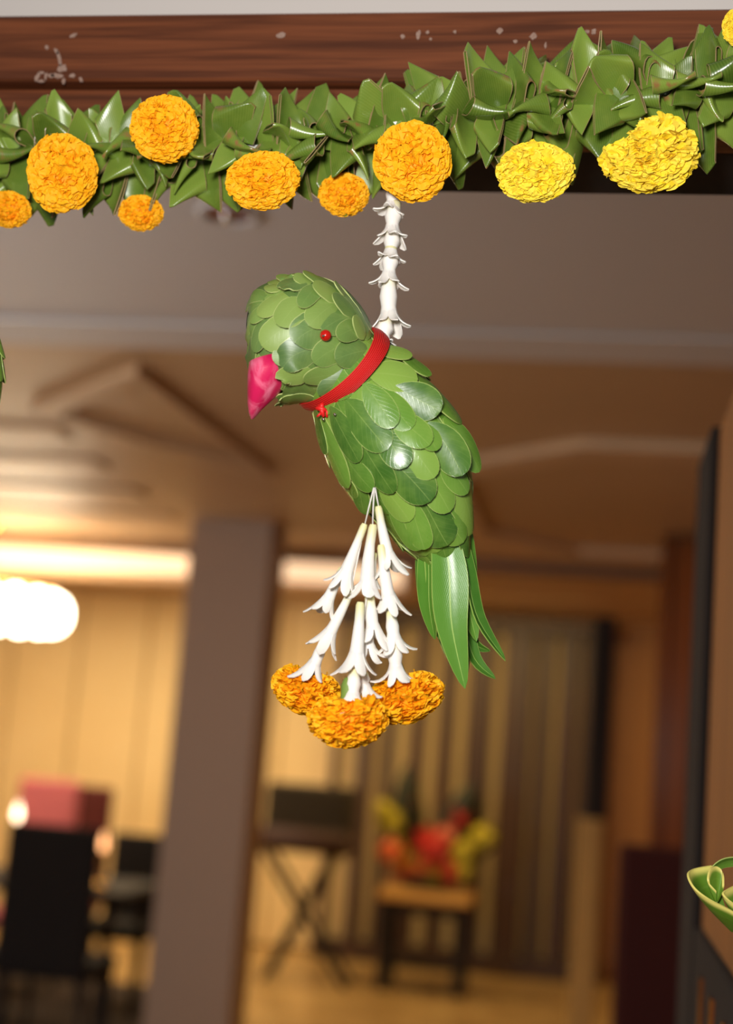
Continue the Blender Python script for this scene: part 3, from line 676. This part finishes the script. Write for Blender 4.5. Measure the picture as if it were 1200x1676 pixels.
# ---------------------------------------------- tuberose florets
def floret_mesh(A, B, r0, r1, nlobes=6, ln=26, spread=1.0, seed=0, bud=False):
    rg = random.Random(seed); A, B = Vector(A), Vector(B); T = (B-A); Ln = T.length; T.normalize()
    a = T.orthogonal().normalized(); b = T.cross(a); m = MB(); n = 12
    prof = [(0, r0*.75), (.05, r0), (.3, r0*1.1), (.55, r0*1.4), (.78, r1*.9), (.92, r1*1.05), (1.0, r1*1.15)]
    side = a*rg.uniform(-1, 1)+b*rg.uniform(-1, 1)
    vs, uv = [], []
    for s, r in prof:
        c = A+T*(s*Ln)+side*(math.sin(PI*s)*Ln*.02)
        for k in range(n): g = 2*PI*k/n; vs.append(W(*(c+(a*math.cos(g)+b*math.sin(g))*r))); uv.append((k/n, s))
    m.add(vs, [(i*n+k, i*n+(k+1) % n, (i+1)*n+(k+1) % n, (i+1)*n+k) for i in range(len(prof)-1) for k in range(n)]+[tuple(range(n-1, -1, -1))], uv)
    ph = rg.uniform(0, 6)
    for q in range(nlobes):
        g = ph+2*PI*q/nlobes+rg.uniform(-.15, .15); o_ = a*math.cos(g)+b*math.sin(g); sd = T.cross(o_)
        l = ln*rg.uniform(.75, 1.2); sp_ = spread*rg.uniform(.55, 1.3); wd = r1*rg.uniform(.5, .8)
        vs, uv = [], []; p = A+T*(Ln*.86)+o_*(r1*.95)
        ang = .30; steps = 7; l *= 1.4
        for i in range(steps):
            s = i/(steps-1); d = T*math.cos(ang)+o_*math.sin(ang); nrm = o_*math.cos(ang)-T*math.sin(ang)
            w_ = wd*(.75+.45*math.sin(PI*s))*(1 if s < .75 else math.sqrt(max(.04, 1-((s-.75)/.27)**2)))
            for j in range(4):
                u = j/3*2-1; vs.append(W(*(p+sd*(u*w_)-nrm*(.3*u*u*w_)))); uv.append((j/3, .5+.5*s))
            p = p+d*(l/(steps-1)); ang += sp_*.15
        m.add(vs, [(i*4+j, i*4+j+1, (i+1)*4+j+1, (i+1)*4+j) for i in range(steps-1) for j in range(3)], uv)
    return m
def floret(root, A, B, r0=6, r1=11, seed=0, **kw):
    A, B = fix(*A), fix(*B); m = floret_mesh(A, B, r0, r1, seed=seed, **kw); base = W(*A)
    o = m.build('tuberose_floret', M['tuberose'], root, True, loc=base); o.location = base-root.location
    return thick(o, .0010)
def thread(root, pts, r=1.6, name='thread'):
    o = MB().tube([W(*fix(*p)) for p in pts], r*SC, 6).build(name, M['thread'], root, True); o.matrix_parent_inverse = Matrix.Translation(-root.location); return o
up_ = empty('tuberose_string', W(638, 556, -6))
thread(up_, [(650,262,-80),(646,320,-62),(638,440,-32),(630,560,-6)], 1.6)
for i, (x0_, y0_, x1_, y1_, ra, rb) in enumerate([(648,300,641,338,9,10),(647,330,642,378,9.5,11),(643,372,639,416,9.5,10),(640,404,636,452,9.5,10.5),(637,446,637,520,10,13),(632,520,628,556,10,9)]):
    floret(up_, (x0_, y0_, -62+(y0_-310)*.22), (x1_, y1_, -62+(y1_-310)*.22), ra, rb, seed=i+3, ln=(20, 24, 22, 26, 26, 18)[i], spread=(1.6, 1.3, 1.5, 1.1, .9, 1.8)[i])
tag(up_, 'string of white tuberose florets from the garland down to the parrot', 'flower string')

# ---------------------------------------------- marigolds
def marigold_mesh(name, mat, seed, R=.028, flat=.62, N=560, low=-.30, lumpy=.08, psize=.17, bumps=()):
    rg = random.Random(seed); m = MB()
    lump = [(Vector((rg.gauss(0, 1), rg.gauss(0, 1), rg.gauss(0, .6))).normalized(), rg.uniform(-1, 1)*lumpy) for _ in range(9)]+[(Vector(b).normalized(), k) for b, k in bumps]
    m.ball((0, 0, 0), R*.84, R*.84, R*.84*flat, 16, 10)
    for i in range(len(m.v)): m.uv[i] = (.2, .3)
    for i in range(N):
        z = 1-(1-low)*(i+.5)/N; g = i*2.39996+rg.uniform(-.3, .3); s = math.sqrt(max(0, 1-z*z))
        n = Vector((s*math.cos(g), s*math.sin(g), z))
        rad = R*(1+sum(k*max(0, n.dot(v))**3 for v, k in lump))*rg.uniform(.94, 1.05)
        a = Vector((-math.sin(g), math.cos(g), 0)); b = n.cross(a)
        tw = rg.uniform(-1.3, 1.3); wd_ = a*math.cos(tw)+b*math.sin(tw); nr = n.cross(wd_)
        root = n*rad*.71; L = rad*.30; wv = R*psize*rg.uniform(.8, 1.25); lean = nr*rg.uniform(-.7, .7)+Vector((s*math.cos(g), s*math.sin(g), 0))*.12
        vs, uv = [], []; tint = rg.random(); f1, f2 = rg.uniform(0, 6), rg.uniform(2.5, 4.5)
        for r in range(3):
            t_ = r/2
            for c in range(5):
                u = c/4*2-1; ruff = math.sin(f1+u*f2)*.22*wv*t_
                q = root+n*(L*t_*(1-.16*u*u)+rg.uniform(-.03, .03)*L)+wd_*(u*wv*(.45+.55*t_))+nr*(ruff)+lean*(L*t_*t_)+nr*(.35*wv*t_*t_*(1 if tint > .5 else -1))
                vs.append((q.x, q.y, q.z*flat)); uv.append((tint, t_))
        m.add(vs, [(r*5+c, r*5+c+1, r*5+6+c, r*5+5+c) for r in range(2) for c in range(4)], uv)
    return m.mesh(name, mat, False)
MG = [marigold_mesh('marigold_petals', M['orange'], 1, lumpy=.10), marigold_mesh('marigold_petals', M['orange'], 2, lumpy=.05), marigold_mesh('marigold_petals', M['orange'], 5, flat=.70, lumpy=.08, low=-.8),
      marigold_mesh('marigold_petals', M['yellow'], 3, lumpy=.06), marigold_mesh('marigold_petals', M['yellow'], 14, lumpy=.06, flat=.75, psize=.2, bumps=(((.35, .9, .15), .75), ((.12, -1, .1), .5), ((1, -.35, .1), .5), ((-1, -.1, .2), .35), ((.5, -.8, .1), -.15), ((-.5, .8, .1), -.25))), marigold_mesh('marigold_petals', M['orange'], 8, flat=.74, lumpy=.05, low=-.75)]
cm = MB().lathe([(.0015, -.031), (.003, -.030), (.0052, -.025), (.0058, -.016), (.009, -.008), (.004, -.006)], n=12).mesh('calyx', M['calyx'], True)
def marigold(root, centre, face, roll, w_, h_, me, D=DP, label=None):
    """centre = world point, face = direction the flower looks, w_/h_ = across in metres"""
    z = Vector(face).normalized(); x = (RT*math.cos(roll)+UP*math.sin(roll)); x = (x-z*x.dot(z)).normalized(); y = z.cross(x)
    o = place('marigold', me, root, frame(Vector(centre)-root.location, x, y, z) @ Matrix.Diagonal((w_/.058, h_/.058, (w_+h_)/.116, 1)))
    place('calyx', cm, o)
    if label: o['label'] = label
    return o

# ---------------------------------------------- three tassels below the parrot
IMG = lambda x, y, z: RT*x-UP*y-fw*z               # photo right / down / towards the viewer
def tassel(name_lab, threads, florets, flower):
    e = empty('tuberose_tassel', W(613, 800, 95)); [thread(e, p, 1.3) for p in threads]
    for i, (x0_, y0_, z0_, x1_, y1_, z1_, ra, rb, sd, ln, spd) in enumerate(florets): floret(e, (x0_, y0_, z0_), (x1_, y1_, z1_), ra, rb, seed=sd, ln=ln, spread=spd)
    (mx, my, mz), fc, rl, w_, h_, me = flower
    marigold(e, W(*fix(mx, my, mz)), fc, rl, w_*SC, h_*SC, me)
    tag(e, name_lab, 'flower tassel', 'tuberose tassels under the parrot'); return e
tassel('tassel swinging out to the beak side, its marigold tilted away', [[(612,798,100),(604,830,97),(597,860,92)], [(597,860,92),(575,965,88),(515,1100,84)]],
       [(597,858,92,564,944,88,5,10,21,30,.7),(578,962,84,537,1042,82,5,9,22,30,.8),(560,930,80,535,985,78,5,9,27,26,.8),(531,1045,88,514,1088,86,6,9,23,28,1.1)],
       ((502,1128,52), IMG(-.30,.95,.04), -.45, 112, 112, MG[5]))
tassel('middle tassel hanging lowest, its marigold nearest to the viewer', [[(613,798,102),(611,830,104),(610,860,104)], [(610,860,104),(600,980,108),(577,1160,128),(577,1224,128)]],
       [(611,859,104,601,962,106,6,11,31,28,.7),(605,975,98,611,1030,97,7,10,32,28,.7),(590,986,118,583,1080,124,6,11,33,30,.9),(600,1030,92,604,1060,90,6,9,36,30,1.5),(580,1095,124,577,1140,132,8,10,34,32,1.4),(594,1100,96,596,1122,94,7,8,35,22,1.5)],
       ((571,1178,128), IMG(.02,1,.03), .05, 124, 122, MG[2]))
tassel('tassel hanging on the tail side, its marigold tilted to the tail', [[(614,798,100),(617,815,99),(620,830,98)], [(620,830,98),(640,990,92),(652,1120,84)]],
       [(619,829,98,637,916,96,5,9,41,30,.9),(624,892,102,637,983,98,6,10,42,28,.8),(640,1000,96,645,1046,94,7,10,43,26,1.1),(645,1046,94,648,1096,92,8,10,44,30,1.4),(612,905,88,606,945,86,5,9,45,22,.8)],
       ((663,1140,54), IMG(.28,.95,.08), .35, 122, 116, MG[5]))

# ---------------------------------------------- the garland along the door head
gl_pts = [(-60,262),(0,262),(140,255),(270,248),(450,240),(560,232),(650,216),(800,188),(920,170),(1010,160),(1120,152),(1210,140),(1270,132)]
GY = 1.078
gp = [at_y(a, b, GY) for a, b in gl_pts]
def gpath(px):
    for i in range(len(gl_pts)-1):
        if gl_pts[i][0] <= px <= gl_pts[i+1][0]:
            f = (px-gl_pts[i][0])/(gl_pts[i+1][0]-gl_pts[i][0]); return gp[i].lerp(gp[i+1], f), (gp[i+1]-gp[i]).normalized()
gar = empty('leaf_garland', gp[6]); GL = gar.location
o = MB().tube(gp, .0022, 8).build('string', M['thread'], gar, True); o.matrix_parent_inverse = Matrix.Translation(-GL)
def folded_leaf(seed, L, Wd, apex, rho, bow):
    """strap leaf bent over into a flattened cone: longest and tightest at 'apex' across its width"""
    nu = 9; m = MB(); vs, uv = [], []; rows = 0
    for j in range(nu):
        u = j/(nu-1); q = abs(u-apex)/max(apex, 1-apex); Lu = L*(1-.40*q); ro = .0007+rho*q**1.2
        pth = []
        for i in range(6): f = i/6; pth.append((f*(Lu-ro), ro*(.15+.85*f)+.0008*math.sin(PI*f)))
        for i in range(7): g = PI*i/6; pth.append((Lu-ro+ro*math.sin(g), ro*math.cos(g)))
        for i in range(5, -1, -1): f = i/6; pth.append((f*(Lu-ro)*.97, -ro*(.15+.85*f)-.0005))
        rows = len(pth)
        for i, (y, z) in enumerate(pth):
            tap = .72+.28*min(1, y/(L*.5)); x = (u-.5)*Wd*tap
            vs.append((x, y, z+bow*(y/L)**2*L-.35*x*x/Wd*(1 if seed % 2 else -1.2))); uv.append((u, i/(rows-1)))
    m.add(vs, [(j*rows+i, (j+1)*rows+i, (j+1)*rows+i+1, j*rows+i+1) for j in range(nu-1) for i in range(rows-1)], uv)
    return m.mesh('folded_leaf', M['strip_leaf'], True)
FL = [folded_leaf(s, *p) for s, p in enumerate([(.052,.027,0.,.0050,.05),(.052,.027,1.,.0050,.05),(.055,.025,.25,.0040,-.08),(.055,.025,.75,.0040,.0),(.048,.030,.05,.0065,.12),(.048,.030,.95,.0065,.12),(.057,.022,.45,.0030,.05),(.050,.031,.12,.0075,-.1),(.056,.024,1.,.0035,-.1),(.056,.024,0.,.0035,-.1)])]
FB = [folded_leaf(s+20, *p) for s, p in enumerate([(.034,.028,0.,.0070,-.1),(.034,.030,1.,.0075,-.1),(.038,.028,.2,.0060,.1),(.036,.030,.85,.0080,.1)])]
def put_leaf(px, alpha, lean, drop, fwd, me, yawl, sc_=1.0):
    c, T = gpath(px); Fv = Vector((0, -1, 0)); Fv = (Fv-T*Fv.dot(T)).normalized(); Uv = Fv.cross(T)*-1
    if Uv.z < 0: Uv = -Uv
    d = Fv*math.cos(alpha)+Uv*math.sin(alpha); d = (d*math.cos(lean)+T*math.sin(lean)).normalized()
    nrm = Fv*abs(math.sin(alpha))+Uv*(-math.cos(alpha) if math.sin(alpha) > 0 else math.cos(alpha))
    nrm = (nrm*math.cos(yawl)+T*math.sin(yawl)); nrm = (nrm-d*nrm.dot(d)).normalized(); xx = d.cross(nrm)
    loc = c+Uv*drop+Fv*fwd-GL
    o = place('folded_leaf', me, gar, frame(loc, xx, d, nrm) @ Matrix.Scale(sc_, 4)); thick(o, .0008)
ru = rnd.uniform; D2R = math.radians
def yw(): return rnd.choice([ru(-.35, .35), ru(-.35, .35), ru(.5, 1.1), ru(-1.1, -.5)])
px = -45; i = 0
while px < 1255:
    g = 1.02+.12*(px/1200)
    put_leaf(px+ru(-8, 8), D2R(ru(80, 104)), D2R(ru(-4, 26)), ru(-.002, .006), ru(-.012, -.004), rnd.choice(FL), yw(), g*ru(.85, 1.08))
    put_leaf(px+17+ru(-8, 8), D2R(ru(64, 84)), D2R(ru(-10, 30)), ru(-.012, .0), ru(.002, .012), rnd.choice(FL), yw(), g*ru(.7, .92))
    put_leaf(px+8+ru(-8, 8), D2R(ru(-104, -82)), D2R(ru(-20, 6)), ru(-.006, .002), ru(-.012, -.004), rnd.choice(FL), yw(), g*ru(.80, 1.02))
    put_leaf(px+25+ru(-8, 8), D2R(ru(-84, -62)), D2R(ru(-26, 12)), ru(-.002, .010), ru(.002, .012), rnd.choice(FL), yw(), g*ru(.66, .9))
    put_leaf(px+12+ru(-8, 8), D2R(rnd.choice([ru(20, 50), ru(-45, -15)])), D2R(ru(-35, 35)), ru(-.008, .008), ru(.004, .012), rnd.choice(FB), ru(-.7, .7), g)
    px += 29; i += 1
def gmar(px, py, w_, h_, me, fwd, tilt, label, roll=0):
    Y = GY-fwd; c = at_y(px, py, Y); k = Y/F*1.01
    marigold(gar, c, -fw+RT*tilt[0]-UP*tilt[1], roll, w_*k, h_*k, me, label=label)
gmar(103, 284, 122, 138, MG[0], .042, (.05, .15), 'large orange marigold near the left edge')
gmar(270, 209, 118, 118, MG[1], .046, (.05, .05), 'round orange marigold high on the garland')
gmar(431, 294, 126, 100, MG[1], .044, (.0, .25), 'flattened orange marigold below the leaves', .1)
gmar(676, 264, 128, 136, MG[0], .048, (-.05, .12), 'orange marigold above the tuberose string', .8)
gmar(877, 284, 124, 98, MG[3], .036, (-.1, .3), 'yellow marigold facing down', .12)
gmar(1058, 256, 118, 84, MG[4], .034, (.0, .3), 'ragged yellow marigold', .0)
gmar(14, 342, 76, 66, MG[5], .010, (.0, .5), 'small orange marigold at the left edge')
gmar(230, 348, 76, 64, MG[5], -.010, (.1, .6), 'small orange marigold peeping out below')
gmar(562, 318, 84, 74, MG[5], -.006, (.1, .4), 'small orange marigold behind a folded leaf')
gmar(1208, 46, 50, 60, MG[3], .04, (.0, .1), 'yellow marigold at the right edge')
tag(gar, 'garland of folded green leaves and marigolds along the wooden door head', 'garland')

# ---------------------------------------------- ornament at the left edge (leaf tips only in view)
lo = empty('leaf_ornament', W(-34, 600))
LB = Loft([(-30,520,10),(-34,540,26),(-38,585,37),(-38,630,36),(-34,670,22),(-32,690,8)])
oc = MB(); oc.v = LB.solid(.9, 14, 16).v; oc.f = LB.solid(.9, 14, 16).f; o = oc.build('core', M['core'], lo, True); o.matrix_parent_inverse = Matrix.Translation(-lo.location)
for row in range(4):
    for j in range(8):
        th = 2*PI*j/8+(PI/8 if row % 2 else 0); surf_leaf(LB, (.5+row*.95, th), (min(.5+row*.95+1.5, 4.8), th), 34, lo, M['leaf'], jit=ru(0, 1))
p = W(-44, 530); o = MB().tube([p, p+Vector((0, .01, .125))], 1.5*SC, 6).build('thread', M['thread'], lo, True); o.matrix_parent_inverse = Matrix.Translation(-lo.location)
tag(lo, 'green leaf ornament at the left edge of the picture, only leaf tips showing', 'leaf ornament')

# ---------------------------------------------- folded leaf cup at the right edge
lc = empty('leaf_cup', W(1190, 1470))
def cup(rim, tip, depth, name, mat, flip=1):
    """pointed cup: rim = list of (x,y,z), all drawn together at tip"""
    m = MB(); k = 9; vs, uv = [], []; A = [Vector(p) for p in rim]; rim = []
    for i in range(len(A)-1):
        P = [A[max(i-1, 0)], A[i], A[i+1], A[min(i+2, len(A)-1)]]
        for q in range(6): f = q/6; rim.append(.5*(2*P[1]+(P[2]-P[0])*f+(2*P[0]-5*P[1]+4*P[2]-P[3])*f*f+(3*P[1]-3*P[2]+P[3]-P[0])*f**3))
    rim.append(A[-1]); n = len(rim)
    for i in range(k):
        s = i/(k-1); f = s**1.3
        for p in rim:
            p = Vector(p); q = p.lerp(Vector(tip), f); c = sum((Vector(r) for r in rim), Vector())/n; q += (p-c)*(depth*math.sin(PI*s)*.35)
            vs.append(W(*q)); uv.append((s*.5, .5))
    m.add(vs, [(i*n+j, i*n+j+1, (i+1)*n+j+1, (i+1)*n+j) for i in range(k-1) for j in range(n-1)], uv)
    o = m.build(name, mat, lc, True); o.matrix_parent_inverse = Matrix.Translation(-lc.location); return thick(o, .0016)
cup([(1172,1424,-30),(1140,1428,-22),(1126,1432,0),(1130,1446,26),(1150,1460,42),(1180,1474,46),(1215,1494,40),(1245,1500,20)], (1196,1522,6), .5, 'outer_leaf', M['cup_leaf'])
cup([(1258,1440,-20),(1220,1445,-6),(1190,1452,10),(1178,1458,24),(1200,1474,36),(1240,1488,30)], (1226,1530,4), .4, 'inner_leaf', M['cup_leaf'])
cup([(1170,1456,8),(1158,1440,6),(1164,1424,-6),(1176,1422,-16),(1186,1430,-14),(1184,1448,0)], (1172,1476,6), .3, 'curled_leaf', M['cup_leaf'])
long_leaf([(1172,1436,-40),(1195,1422,-44),(1225,1420,-44),(1260,1428,-40)], 22, (0,.5,.8), lc, M['leaf'], 'back_leaf')
thread(lc, [(1236,1460,0),(1260,1330,0),(1300,900,0)], 1.6)
tag(lc, 'folded green leaf cup with pale yellow rim at the right edge', 'leaf ornament')
